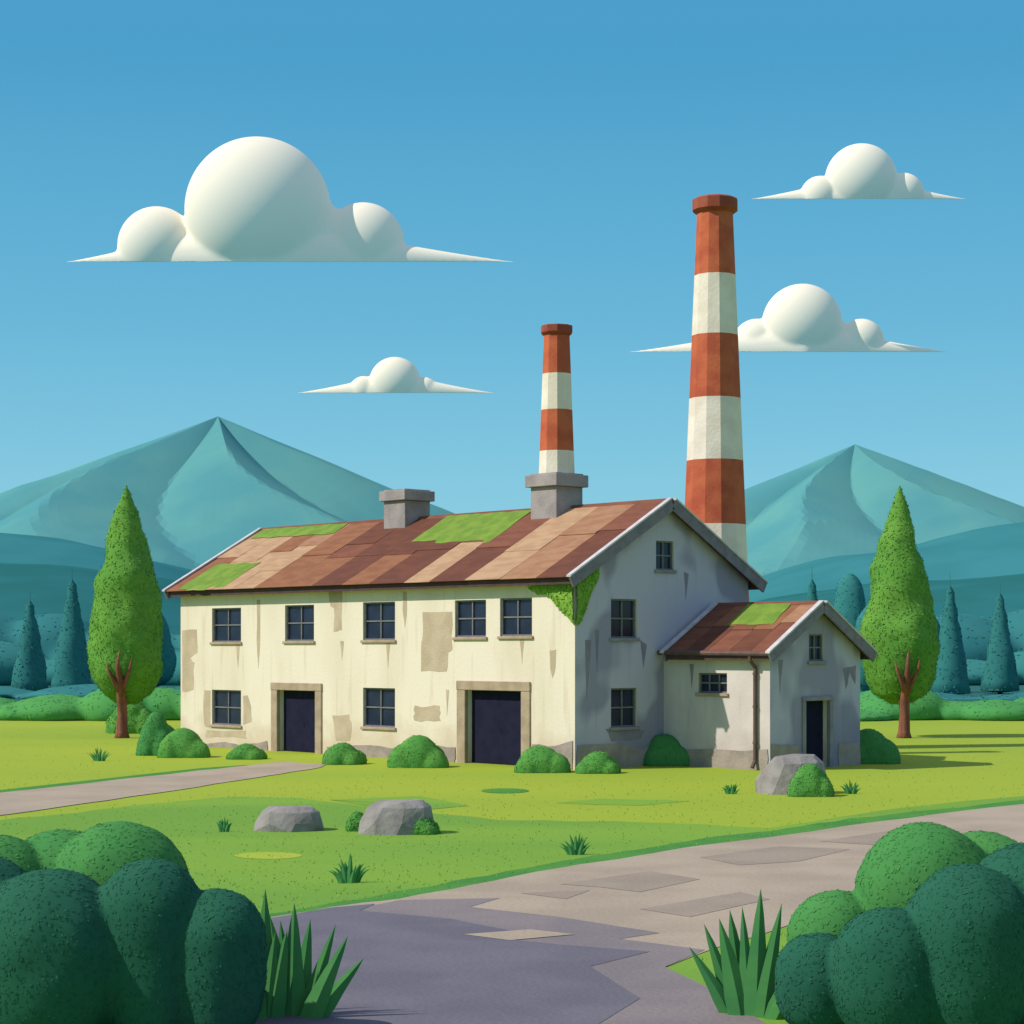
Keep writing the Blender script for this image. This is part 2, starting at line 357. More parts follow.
awin=opening(698,673,727,693,0,AX0); agw=opening(809,634,824,661,1,AY); ad=opening(805,700,829,762,1,AY,True)
apatch=[rect(0,AX0,664,750,768,785,3,.03,1),rect(1,AY,772,745,798,785,3,.03,1),rect(1,AY,838,743,859,785,3,.03,1),poly(0,AX0,[(690,664),(692,688),(694,664)],2,j=.3,n=2),
    poly(1,AY,[(843,668),(846,690),(850,672),(855,684),(856,666)],2,j=.6),poly(1,AY,[(778,660),(780,695),(783,660)],2,j=.4,n=2)]
add_wall(anx,(AX0,AX1,AY,-.002,AEZ,ARZ),[(0,AX0,awin,.25),(1,AY,agw,.25),(1,AY,ad,.35)],apatch,5)
add_window(anx,0,AX0,awin,3,2); add_window(anx,1,AY,agw,2,2); add_door(anx,1,AY,ad,.16,1,.28)

def add_roof(parent,x0,x1,y0,y1,ez,rz,oe,orr,orl,cols,rows,th=.14,weights=None,mossy=()):
    xm=(x0+x1)/2; sl=(rz-ez)/(xm-x0)
    ya,yb=y0-orr,y1+orl
    A=Acc(); nm=len(M_roofs)
    def P(side,u,y,h):
        run=(xm-x0)+oe; x=xm+side*run*u; n=Vector((side*sl,0,1)).normalized()
        return Vector((x,y,rz-sl*run*u))+n*h
    for side in (-1,1):
        p=[P(side,0,ya+.03,0.01),P(side,1,ya+.03,.01),P(side,1,yb-.03,.01),P(side,0,yb-.03,.01)]
        q=[P(side,0,ya+.03,th),P(side,1,ya+.03,th),P(side,1,yb-.03,th),P(side,0,yb-.03,th)]
        if side<0: p=p[::-1];q=q[::-1]
        A.hexa(p+q,nm)
        ys=[ya]
        for c in range(cols): ys.append(ys[-1]+random.uniform(.75,1.3))
        ys=[ya+(y-ya)*(yb-ya)/(ys[-1]-ya) for y in ys]
        last=-1
        for c in range(cols):
            base=random.choices(range(nm),weights)[0]
            while base==last: base=random.choices(range(nm),weights)[0]
            last=base
            nr=random.choice([2,2,3]) if rows>2 else rows
            br=[0]+[min(.93,max(.12,(i+1)/nr+random.uniform(-.12,.12))) for i in range(nr-1)]+[1.02]
            for r in range(nr):
                mi=base if random.random()<.5 else random.choices(range(nm),weights)[0]
                u0=br[r]; u1=min(1.02,br[r+1]+.012)
                a,b=ys[c]+.004,ys[c+1]-.004
                h0=th+.012+random.uniform(0,.006); h1=th+.035+random.uniform(0,.015)
                pl=[P(side,u0,a,h0),P(side,u1,a,h1),P(side,u1,b,h1),P(side,u0,b,h0)]
                pu=[x+Vector((0,0,.02)) for x in pl]
                if side<0: pl=pl[::-1];pu=pu[::-1]
                A.hexa(pl+pu,mi)
    A.add([(xm-.14,ya,rz+th-.02),(xm,ya,rz+th+.1),(xm+.14,ya,rz+th-.02),(xm-.14,yb,rz+th-.02),(xm,yb,rz+th+.1),(xm+.14,yb,rz+th-.02)],
          [(0,1,4,3),(1,2,5,4),(0,2,1),(3,4,5),(0,3,5,2)],0)
    roof=A.obj('roof',M_roofs+[M_under,M_moss],parent)
    for yy0,yy1 in ((ya-.05,ya+.02),(yb-.02,yb+.05)):
        for side in (-1,1):
            B=Acc()
            p=[P(side,0,yy0,-.14),P(side,1.03,yy0,-.14),P(side,1.03,yy1,-.14),P(side,0,yy1,-.14)]
            q=[P(side,0,yy0,th+.07),P(side,1.03,yy0,th+.07),P(side,1.03,yy1,th+.07),P(side,0,yy1,th+.07)]
            if side<0: p=p[::-1];q=q[::-1]
            B.hexa(p+q,0)
            p=[P(side,0,yy0-.03,th+.07),P(side,1.03,yy0-.03,th+.07),P(side,1.03,yy1+.08,th+.07),P(side,0,yy1+.08,th+.07)]
            q=[x+Vector((0,0,.06)) for x in p]
            if side<0: p=p[::-1];q=q[::-1]
            B.hexa(p+q,1)
            B.obj('barge_board',[M_bargeD,M_barge],roof)
    for side in (-1,1):
        E=Acc()
        e=P(side,1,0,0); E.box(min(e.x,e.x+side*.04),max(e.x,e.x+side*.04),ya+.03,yb-.03,e.z-.1,e.z+th-.01)
        E.obj('eave_fascia',[M_fascia],roof)
    return roof,P
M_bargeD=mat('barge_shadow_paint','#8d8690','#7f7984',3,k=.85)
random.seed(35)
roof,PM=add_roof(main,0,W,0,L,EZ,RZ,.33,.3,.3,14,3,weights=[3,2.6,2.6,2.6,2.2])
random.seed(5)
aroof,PA=add_roof(anx,AX0,AX1,AY,-.36,AEZ,ARZ,.28,.28,0.0,5,2,.11,weights=[4,2,1,3,1])
def moss(parent,P,y0,y1,u0,u1,th,seed=0,nl=900,slant=.2):
    V=[];Fc=[]; nx,ny=34,12
    for j in range(ny+1):
        for i in range(nx+1):
            y=y0+(y1-y0)*i/nx; u=u0+(u1-u0)*j/ny
            e=min(i,nx-i)/nx*2; e2=min(j,ny-j)/ny*2
            hh=min(e*3.5,1)*min(e2*3+.2*(u0<=.01),1)
            wob=noise.noise(Vector((y*1.6+seed,u*6,0)))
            stp=.10*math.floor(1.5+1.5*noise.noise(Vector((round(y/1.4)*3.1,seed,1))))*(j/ny)
            y+=wob*.08-(u-u0)*slant; u+=noise.noise(Vector((y*1.6,u*3+seed,3)))*.02+stp*(u1-u0)
            u=min(max(u,0.0),1.03)
            V.append(P(-1,u,y,th+.06+.03*hh*(.8+.4*noise.noise(Vector((y*4,u*20,seed))))))
    for j in range(ny):
        for i in range(nx):
            a=j*(nx+1)+i; Fc.append((a,a+1,a+nx+2,a+nx+1))
    Q=leaves([tuple(v) for v in V],[q[::-1] for q in Fc],nl,.05,.2,.15)
    n0=len(V); V+=[tuple(q) for q in Q]; nf=len(Fc); Fc+=[(n0+4*i,n0+4*i+1,n0+4*i+2,n0+4*i+3) for i in range(len(Q)//4)]
    return mk('moss',V,Fc,[M_moss,F_ivy[1]],parent,mi=[0]*nf+[1]*(len(Q)//4))
moss(roof,PM,6.0,10.4,0,.40,.14,seed=1,nl=700)
moss(roof,PM,18.0,20.9,.60,.96,.14,seed=3,nl=400)
moss(roof,PM,16.0,21.4,0,.15,.14,seed=4,nl=300)
moss(aroof,PA,-3.5,-1.7,0,.40,.11,seed=6,nl=250)

def roof_chimney(s,xo,a,ca,z0,z1,z2,stack=None):
    A=Acc(); cx=W/2+xo
    A.box(cx-a/2,cx+a/2,s-a/2,s+a/2,z0,z1,0); A.box(cx-ca/2,cx+ca/2,s-ca/2,s+ca/2,z1,z2,0)
    A.box(cx-ca/2+.12,cx+ca/2-.12,s-ca/2+.12,s+ca/2-.12,z2,z2+.05,0)
    if stack:
        r0,r1,segs=stack; zb=segs[0][0]; zt=segs[-1][1]
        rr=lambda z:r0+(r1-r0)*(z-zb)/(zt-zb)
        for (za,zc,m) in segs: A.lathe([(rr(za),za),(rr(zc),zc)],10,m,(cx,s),ang=.2,cap=False)
        A.lathe([(r1-.02,zt),(r1+.1,zt+.1),(r1+.1,zt+.34),(r1-.02,zt+.36),(r1-.1,zt+.36),(r1-.1,zt-.3)],10,3,(cx,s),ang=.2,cap=False)
    o=A.obj('chimney',[M_concrete,M_red,M_white,M_redd],roof); bevel(o,.03,2); return o
zz=lambda y,d:CH+(HY-y)/F*d
dd=67.4
roof_chimney(4.82,-.12,1.24,1.52,6.9,zz(488,dd),zz(476,dd),(.63,.45,[(zz(476,dd),zz(452,dd),2),(zz(452,dd),zz(411,dd),1),(zz(411,dd),zz(375,dd),2),(zz(375,dd),zz(337,dd),1)]))
roof_chimney(12.6,-.12,1.2,1.45,6.9,zz(502,73.1),zz(492,73.1))

hp=hit(757,700,0,AX0)
A=Acc(); x=AX0-.09; y=hp.y
A.tube([(AX0-.34,y,AEZ-.1),(AX0-.32,y,AEZ-.28),(x,y,AEZ-.5),(x,y,AEZ-.9),(x,y,.3),(x-.14,y,.08)],[.06]*6,8)
for z in (.8,1.9,2.9): A.tube([(x,y,z),(x,y,z+.07)],[.078,.078],8)
A.obj('downpipe',[M_pipe],anx)
A=Acc(); A.tube([(AX0-.36,AY-.25,AEZ-.07),(AX0-.36,-.1,AEZ-.05)],[.08,.08],8); A.obj('gutter',[M_pipe],anx)

# ivy hanging at the corner
random.seed(2)
def ivygrid(ax,edge):
    v=[];f=[]; n=len(edge)
    for (px,yt,yb) in edge:
        for k in range(6):
            h=hit(px,yt+(yb-yt)*k/5,ax,0); h[ax]-=.05+.06*math.sin(k/5*3.1)*(1+.3*random.random()); v.append(h)
    for i in range(n-1):
        for k in range(5):
            q=(i*6+k,i*6+k+1,(i+1)*6+k+1,(i+1)*6+k); f.append(q)
    return v,f
v1,f1=ivygrid(0,[(526,577,582),(532,577,590),(538,577,594),(546,577,595),(551,577,598),(556,577,604),(561,577,610),(566,577,614),(571,577,620),(575,577,625)])
v2,f2=ivygrid(1,[(575,575,625),(579,573,623),(583,571,615),(588,569,600),(592,567,590),(597,565,580)])
n0=len(v1); VV=v1+v2; FF=f1+[tuple(i+n0 for i in q) for q in f2]
Q=leaves([tuple(v) for v in VV],FF,500,.1,.15,.4); Q2=leaves([tuple(v) for v in VV],[q[::-1] for q in FF],500,.1,.15,.4)
Q=np.concatenate([Q,Q2]); n0=len(VV); V=[tuple(v) for v in VV]+[tuple(q) for q in Q]; nf=len(FF)
FF=FF+[(n0+4*i,n0+4*i+1,n0+4*i+2,n0+4*i+3) for i in range(len(Q)//4)]
ivy=mk('ivy',V,FF,F_ivy,None,C,ROT,[0]*nf+rng.choice([0,1,2],len(Q)//4).tolist()); tag(ivy,'green ivy hanging from the factory roof corner','ivy')

# ------------------------------------------------------------------ tall smokestack
D=73.0; sx=(715-CX)/F*D
st=empty('smokestack',(sx,D,0)); tag(st,'tall red and white striped smokestack rising behind the factory','chimney')
ys=[214,276,336,399,461,525,588,650]; zs=[zz(y,D) for y in ys]+[-.2]
zt=zs[0]; r_top=18.3/F*D; r_bot=1.5
rr=lambda z:r_bot+(r_top-r_bot)*(z/zt)
A=Acc()
for i in range(len(zs)-1): A.lathe([(rr(zs[i+1]),zs[i+1]),(rr(zs[i]),zs[i])],12,i%2,ang=.1,cap=False)
A.obj('shaft',[M_red,M_white],st)
A=Acc(); A.lathe([(r_top-.02,zt-.02),(r_top+.17,zt+.12),(r_top+.17,zt+.5),(r_top+.06,zt+.57),(r_top-.14,zt+.57),(r_top-.14,zt-.5)],12,0,ang=.1,cap=False)
A.obj('cap',[M_redd],st)

# ------------------------------------------------------------------ ground, road, paths
gnd=mk('ground',[(-9000,-3000,0),(9000,-3000,0),(9000,14000,0),(-9000,14000,0)],[(0,1,2,3)],M_ground); gnd['kind']='structure'
def sheet(name,pts,m,z):
    v=[]
    for p in pts: q=G(*p); v.append((q.x,q.y,z))
    bm=bmesh.new(); vs=[bm.verts.new(x) for x in v]; f=bm.faces.new(vs); bm.normal_update()
    if f.normal.z<0: f.normal_flip()
    bmesh.ops.triangulate(bm,faces=[f]); me=bpy.data.meshes.new(name); bm.to_mesh(me); bm.free(); me.materials.append(m)
    o=bpy.data.objects.new(name,me); COL.objects.link(o); o['kind']='structure'; return o
def wob(pts,n=6,j=1.5,seed=0):
    rnd=random.Random(seed); out=[]
    for i in range(len(pts)-1):
        a,b=pts[i],pts[i+1]
        for k in range(n):
            t=k/n; out.append((a[0]+(b[0]-a[0])*t+rnd.uniform(-j,j),a[1]+(b[1]-a[1])*t+rnd.uniform(-j,j)*.4))
    out.append(pts[-1]); return out
lawn_top=wob([(-60,825),(58,815),(130,806),(230,797),(300,798),(360,806),(500,820),(640,822),(770,828),(900,808),(1080,790)],6,1.5,1)
sheet('lawn',lawn_top+[(1080,1300),(-60,1300)],M_lawn,.004)
road_up=[(250,922),(330,908),(400,899),(470,886),(560,868),(640,856),(700,846),(770,838),(850,826),(965,811),(1080,797)]
vu=[(p[0],p[1]-(7 if 380<p[0]<900 else 4)) for p in road_up]
sheet('kerb_shade',wob(vu,5,1.8,2)+[(p[0],p[1]+3) for p in road_up[::-1]],M_dark_grass,.008)  # shaded kerb edge painted as a darker strip beside the road
road_lo=[(1080,845),(1000,860),(900,890),(820,915),(760,936),(710,950),(665,968),(710,990),(790,1040),(900,1300)]
sheet('road',wob(road_up,4,1.2,4)+wob(road_lo,3,1.0,5)+[(120,1300),(180,1000)],M_road,.012)
sheet('road_half_shade',[(340,913),(400,901),(500,899),(470,908),(560,918),(660,934),(620,940),(705,951),(665,968),(710,990),(790,1040),(900,1290),(300,1290),(300,1000)],M_road_shade2,.016)  # paler rim of the shade painted on the road
sheet('road_shade',[(245,924),(330,909),(375,905),(360,912),(450,920),(520,934),(470,937),(560,946),(650,953),(590,968),(640,1000),(560,1050),(600,1290),(125,1290),(182,1000)],M_road_shade,.020)  # shade on the road painted as a dark sheet
for pts in [[(560,885),(650,872),(700,880),(640,893),(600,888)],[(700,858),(780,847),(850,850),(800,862),(740,866)],[(640,910),(740,893),(770,900),(690,918)],[(820,842),(900,830),(960,832),(880,846)],[(520,894),(590,891),(566,900)]]:
    sheet('road_patch',pts,M_roadd,.0165)
sheet('road_patch',[(463,936),(530,931),(575,936),(510,942)],M_road,.024)
sheet('path',wob([(-60,800),(58,787),(200,771),(282,762)],5,.8,8)+[(326,765)]+wob([(320,768),(270,776),(180,790),(58,808),(-60,824)],5,.8,9),M_road,.016)
sheet('kerb_shade',[(-60,797),(58,784),(200,768.5),(250,765),(200,771.5),(58,788),(-60,801)],M_dark_grass,.012)  # kerb shadow painted as a thin dark line along the path
for cx,cy,rx,ry in [(268,856,34,3.5),(505,791,24,2.5)]:
    sheet('grass_patch',[(cx+rx*math.cos(t),cy+ry*math.sin(t)) for t in np.linspace(0,2*math.pi,20)[:-1]],M_pale if cx<400 else M_dark_grass,.009)
sheet('grass_patch',wob([(555,803),(600,799),(690,801),(640,806),(555,803)],4,1,3),M_lawn,.005)
sheet('grass_patch',wob([(330,800),(420,796),(470,806),(400,812),(330,800)],4,1,6),M_lawn,.0065)

# ------------------------------------------------------------------ rocks
def rock(px0,px1,yt,yb,seed,label):
    rnd=random.Random(seed); p=G((px0+px1)/2,yb-4); d=p.y; wd=(px1-px0)/F*d/2; h=(yb-yt)/F*d*.95
    n=9; v=[];
    for (r,z) in [(1,-.1),(.93,.35),(.78,.8),(.56,1.0)]:
        for i in range(n):
            a=2*math.pi*i/n+rnd.uniform(-.14,.14); q=r*rnd.uniform(.9,1.06)
            v.append((q*wd*math.cos(a)+(.1*wd*z),q*wd*.7*math.sin(a),h*z*rnd.uniform(.95,1.02)))
    bm=bmesh.new(); vs=[bm.verts.new(x) for x in v]; bmesh.ops.convex_hull(bm,input=vs)
    bmesh.ops.delete(bm,geom=[x for x in bm.verts if not x.link_faces],context='VERTS')
    me=bpy.data.meshes.new('rock'); bm.to_mesh(me); bm.free(); me.materials.append(M_rock)
    o=bpy.data.objects.new('rock',me); COL.objects.link(o); o.location=p; bevel(o,.05,2); tag(o,label,'rock'); return o
rock(249,325,809,834,1,'low flat grey rock lying on the lawn')
rock(356,436,802,837,2,'angular grey rock with bush on the lawn')
rock(752,830,757,797,5,'large grey boulder beside a green bush')

# ------------------------------------------------------------------ bushes
def bush(px0,px1,yt,yb,mats,label,seed,lsize=.055,dens=1.0,name='bush'):
    rnd=random.Random(seed); p=G((px0+px1)/2,yb-2); d=p.y; wd=(px1-px0)/F*d/2; h=(yb-yt)/F*d
    sh=[('e',(-.05*wd,0,h*.12),(wd*.74,wd*.6,h*.86))]
    for i in range(4):
        a=2*math.pi*(i+.5)/4+rnd.uniform(-.3,.3); q=rnd.uniform(.42,.52)
        sh.append(('e',(wd*(1-q)*math.cos(a)*1.15,wd*.6*(1-q)*math.sin(a),h*.05),(wd*q,wd*q*.9,h*rnd.uniform(.5,.68))))
    o=foliage(name,sh,int(1300*dens),lsize,mats,None,p,amp=.06*min(1,h),nscale=2.2,floor=0,seed=seed,vox=.06); tag(o,label,'bush'); return o
B=F_bush;Bm=F_bushm
wl='rounded green bush at the foot of the factory wall'
bush(134,179,712,757,Bm,'tall dark green bush beside the factory',1)
bush(154,214,729,759,B,'low green bush on grass beside factory',2)
bush(226,268,745,761,B,wl,3); bush(317,368,744,766,B,wl,4); bush(388,451,737,769,B,wl,5)
bush(511,572,746,774,B,wl,6); bush(574,623,752,775,B,wl,7); bush(632,702,735,767,Bm,'dark green bush in the shade of the annex wall',8)
bush(727,756,752,769,Bm,'tiny green bush under the downpipe',9); bush(838,903,730,765,Bm,'rounded green bush beside the annex',10)
bush(786,835,764,798,B,'small green bush growing against a boulder',11)
bush(345,372,812,833,B,'small green bush against a grey rock',12,dens=.5); bush(400,441,815,836,B,'small green bush against a grey rock',13,dens=.6)
bush(105,160,700,735,B,'green bush behind the cypress tree',14,lsize=.1)
def bigbush(depth,lobes,mats,label,seed,n):
    cx=sum(l[0] for l in lobes)/len(lobes); X=(cx-CX)/F*depth; sh=[]
    for i,(px,py,r) in enumerate(lobes):
        rm=r/F*depth; z=CH-(py-HY)/F*depth
        yo=(.3 if i%2 else -.05)
        sh.append(('d',((px-CX)/F*depth-X,yo,z),(rm,rm*.85,rm)))
    o=foliage('bush',sh,n,.036,mats,None,(X,depth,0),amp=.025,nscale=2.0,sub=4,floor=0,seed=seed,jit=.13,out=.2,vox=.03); tag(o,label,'bush'); return o
bigbush(21.3,[(122,888,68),(55,905,72),(-5,900,66)],F_bushm,'large mid green rounded bush beside the road',21,8000)
bigbush(19.4,[(52,948,80),(-35,930,74),(150,912,54),(128,968,66),(218,938,50)],F_bushd,'large dark green shaded bush beside the road',22,10000)
bigbush(21.3,[(925,892,70),(990,900,66),(835,938,48)],F_bushm,'large mid green rounded bush across the road',23,7000)
bigbush(19.4,[(968,930,66),(1040,915,70),(888,962,56),(822,980,44)],F_bushd,'large dark green shaded bush across the road',24,9000)

# ------------------------------------------------------------------ grass tufts
def tuft(px,py,h_px,w_px,n,m,label,seed,name='grass_tuft',depth=None,wid=.05,curve=1.5):
    rnd=random.Random(seed); p=G(px,py)
    if depth: p=Vector(((px-CX)/F*depth,depth,0))
    d=p.y; H=h_px/F*d; Wd=w_px/F*d/2; A=Acc()
    for i in range(n):
        t=(i+.5)/n*2-1+rnd.uniform(-.1,.1); hh=H*(1-.55*abs(t))*rnd.uniform(.75,1.05); yo=rnd.uniform(-.25,.25)*Wd
        bx=t*Wd*.35; tx=t*Wd*1.0; bw=wid*rnd.uniform(.8,1.2); v=[];f=[]
        K=5
        for k in range(K+1):
            q=k/K; x=bx+(tx-bx)*q**curve; z=hh*(q if abs(t)<.5 or curve<1.4 else math.sin(q*1.35)/math.sin(1.35)); ww=bw*(1-q)**.75*(1 if q>.1 else .8)
            v+=[(x-ww,yo,z),(x,yo-ww*.35,z),(x+ww,yo,z)]
        for k in range(K):
            b=3*k; f+=[(b,b+1,b+4,b+3),(b+1,b+2,b+5,b+4)]
        A.add(v,f)
    o=A.obj(name,[m],None,p); tag(o,label,'grass'); return o
tl='spiky green grass tuft growing on the lawn'
for i,(x,y,h,ww,n) in enumerate([(99,761,17,28,13),(224,832,18,20,9),(349,883,31,46,15),(576,855,26,38,15),(731,794,14,22,11),(851,794,16,26,13)]):
    tuft(x,y,h,ww,n,M_bladed,tl,i+1)['group']='grass tufts on the lawn'
tuft(292,0,138,150,10,M_bladed,'big spiky grass clump beside dark bush',31,'grass_clump',20.3,.13,1.15)
tuft(262,0,150,70,5,M_bladed,'big spiky grass clump beside dark bush',32,'grass_clump',20.1,.13,1.15)
tuft(752,0,142,140,10,M_bladed,'big spiky grass clump beside roadside bush',33,'grass_clump',20.3,.13,1.15)
A_v=[];A_f=[];mi=[]
N=12000
py=rng.uniform(735,1010,N); px=rng.uniform(-20,1044,N)
def yat(P,x): return float(np.interp(x,[p[0] for p in P],[p[1] for p in P]))
rl=road_lo[:7][::-1]
for i in range(N):
    x,y=px[i],py[i]
    if y>yat(road_up,x)-1:
        if x<665 or y<yat(rl,x)+4 or (y>962 and x<800): continue
    if x<330 and abs(y-yat([(-60,812),(58,797),(200,780),(330,764)],x))<13: continue
    if y<775 and 165<x<880: continue
    p=G(x,y); h=rng.uniform(.02,.05); a=rng.uniform(0,6.28); ww=.012; dx,dy=math.cos(a)*ww,math.sin(a)*ww; lx,ly=rng.normal(0,.02,2)
    b=len(A_v); A_v+=[(p.x-dx,p.y-dy,0),(p.x+dx,p.y+dy,0),(p.x+lx,p.y+ly,h)]; A_f.append((b,b+1,b+2)); mi.append(0 if y>yat(lawn_top,x) else 1)
gr=mk('grass',A_v,A_f,[M_lawnb,M_meadow],mi=mi); gr['kind']='stuff'

# ------------------------------------------------------------------ cypress trees
def cypress(px,seed,label):
    p=G(px,738)
    t=empty('cypress_tree',p); tag(t,label,'tree','pair of cypress trees flanking the factory')
    prof=[(0.05,1.35),(.5,1.42),(1.0,1.8),(1.38,2.4),(1.56,3.1),(1.6,3.9),(1.52,4.7),(1.38,5.5),(1.22,6.3),(1.04,7.1),(.86,7.9),(.65,8.7),(.42,9.4),(.22,9.95),(.02,10.45)]
    pf=[]
    for a,b in zip(prof[:-1],prof[1:]):
        for q in (0,.33,.66): pf.append((a[0]+(b[0]-a[0])*q,a[1]+(b[1]-a[1])*q))
    pf.append(prof[-1])
    foliage('crown',[('l',pf,44)],5500,.1,F_cyp,t,(0,0,0),amp=.26,nscale=.62,seed=seed,jit=.18,out=.5,yoff=.95)
    A=Acc(); 
    A.tube([(0,0,-.1),(0,0,.25),(0.02,-.03,1.0),(0,-.18,1.7),(.03,-.55,2.4),(-.02,-.85,3.0),(.04,-.72,3.6)],[.36,.25,.21,.19,.15,.09,.02],9)
    A.tube([(0,-.3,1.85),(-.18,-.58,2.3),(-.42,-.75,2.8),(-.5,-.66,3.15)],[.13,.1,.06,.015],7)
    A.tube([(0,-.3,1.75),(.22,-.55,2.3),(.46,-.72,2.9),(.52,-.62,3.3)],[.13,.1,.06,.015],7)
    A.tube([(0,0,1.2),(0,.5,2.5),(0,.95,4.5),(0,.95,8)],[.2,.18,.13,.04],7)
    A.obj('trunk',[M_trunk],t,smooth=True)
cypress(122,3,'tall teardrop cypress tree standing on grass beside factory')
cypress(904,14,'tall teardrop cypress tree standing behind the annex')

# ------------------------------------------------------------------ far planting
def conifer(px,yt,depth,wpx,seed):
    X=(px-CX)/F*depth; H=zz(yt,depth); R=wpx/F*depth/2
    t=empty('conifer_tree',(X,depth,0)); tag(t,'distant hazy teal conifer at the foot of the hills','tree','distant conifers')
    pf=[(.05,H*.01)]
    for k in range(7):
        q=k/6; r=R*(1-q)**.85+.03
        pf.append((r*1.0,H*(.03+.87*q))); 
        if k<6: pf.append((r*.9,H*(.03+.87*q)+H*.09))
    pf.append((.01,H))
    foliage('crown',[('l',pf,24)],500,.2,F_con,t,(0,0,0),amp=.15,nscale=.6,seed=seed,jit=.15)
    A=Acc(); A.tube([(0,0,-.2),(0,0,H*.5)],[R*.14,R*.08],7); A.obj('trunk',[M_trunk2],t)
for i,(x,y,d,ww) in enumerate([(72,566,150,42),(30,590,160,38),(812,566,160,38),(950,573,150,40),(1000,582,160,38)]): conifer(x,y,d,ww,i)
def roundtree(px,yt,depth,wpx,seed):
    X=(px-CX)/F*depth; H=zz(yt,depth); R=wpx/F*depth/2
    t=empty('round_tree',(X,depth,0)); tag(t,'distant hazy teal rounded tree below the hills','tree','distant rounded trees')
    foliage('crown',[('e',(0,0,H*.52),(R*.95,R*.9,H*.48)),('e',(-R*.3,-.5,H*.36),(R*.8,R*.7,H*.36)),('e',(R*.35,.2,H*.36),(R*.75,R*.7,H*.34))],700,.2,F_far,t,(0,0,0),amp=.3,nscale=.4,seed=seed,jit=.15,vox=.25)
    A=Acc(); A.tube([(0,0,-.2),(0,0,H*.5)],[R*.12,R*.08],7); A.obj('trunk',[M_trunk2],t)
for i,(x,y,d,ww) in enumerate([(850,572,165,40),(876,598,160,44),(150,606,175,46),(925,610,165,40)]): roundtree(x,y,d,ww,i+4)
def hedge(name,x0,x1,depth,ylo,yhi,mats,n,ls,seed,rr=3.0,vox=.3):
    rnd=random.Random(seed); sh=[]; X=x0
    while X<x1:
        px=rnd.uniform(yhi,ylo); top=zz(px,depth); r=rnd.uniform(.7,1.3)*rr
        sh.append(('e',(X,rnd.uniform(-1,1),top*.25),(r,r,top*.75))); X+=r*1.1
    o=foliage(name,sh,n,ls,mats,None,(0,depth,0),amp=.06*rr,nscale=1.0/rr,floor=0,seed=seed,sub=3,jit=.15,vox=vox)
    o['kind']='stuff'; return o
hedge('hedge',-40,-12.5,104,704,683,F_hedge,4000,.14,1,2.2,.2)
hedge('hedge',17.0,40,104,710,683,F_hedge,3500,.14,2,2.2,.2)
hedge('forest',-60,60,146,697,684,F_far2,3000,.25,7,4,.3)
hedge('forest',-75,75,200,662,632,F_far,4000,.35,3,6,.45)
hedge('forest',-100,100,260,632,608,F_far2,4000,.45,4,10,.7)

# ------------------------------------------------------------------ hills & mountains
def ridge(name,pts,depth,thick,m,seed,amp,step=12):
    xs=np.arange(-300,1325,step); V=[];Fc=[]; K=14
    for x in xs:
        y=np.interp(x,[p[0] for p in pts],[p[1] for p in pts]); h=zz(y,depth); X=(x-CX)/F*depth
        for k in range(K+1):
            t=k/K; yy=depth-thick+2*thick*t; prof=math.sin(math.pi*t)**.8
            V.append((X,yy,h*prof+amp*prof*noise.noise(Vector((X/depth*14,yy/depth*10,seed)))-1))
    n=len(xs)
    for i in range(n-1):
        for k in range(K): a=i*(K+1)+k; Fc.append((a,a+K+1,a+K+2,a+1))
    o=mk(name,V,Fc,m,smooth=True); o['kind']='structure'; return o
ridge('hills',[(-300,560),(0,532),(58,538),(110,546),(170,562),(240,590),(400,600),(700,600),(770,572),(830,556),(900,547),(965,532),(1050,520),(1300,560)],1300,350,M_hill,3,6)
ridge('hills',[(-300,600),(0,560),(60,562),(130,570),(180,580),(260,610),(700,610),(780,596),(860,585),(965,575),(1050,570),(1300,600)],700,200,M_hill2,8,3)
def mountain(px,yt,depth,sl,sr,seed,nrid,ph):
    X0=(px-CX)/F*depth; H=zz(yt,depth); V=[];Fc=[]; na,nr=180,44
    for j in range(nr+1):
        q=j/nr
        for i in range(na):
            a=2*math.pi*i/na; s=(sr+sl)/2+(sr-sl)/2*math.cos(a); r=q*H/s
            x=r*math.cos(a); y=r*math.sin(a)*.9
            u=(a/(2*math.pi)*nrid+ph+.24*math.sin(q*5+seed))%1
            tri=abs(u*2-1)
            side=min(1,abs(math.sin(a))*1.6)
            h=H*(1-q)-(1-tri)*H*.15*math.sin(math.pi*min(1,q**.8))*side
            h-=abs(noise.noise(Vector((x*.006,y*.006,seed))))*H*.03*math.sin(math.pi*q)
            V.append((x,y,h))
    for j in range(nr):
        for i in range(na):
            i2=(i+1)%na; Fc.append((j*na+i,(j+1)*na+i,(j+1)*na+i2,j*na+i2))
    o=mk('mountain',V,Fc,M_mtn,None,(X0,depth,-2)); o['kind']='structure'
mountain(218,415,3000,.36,.41,1,7,.28); mountain(855,443,3200,.41,.38,2,7,.36)

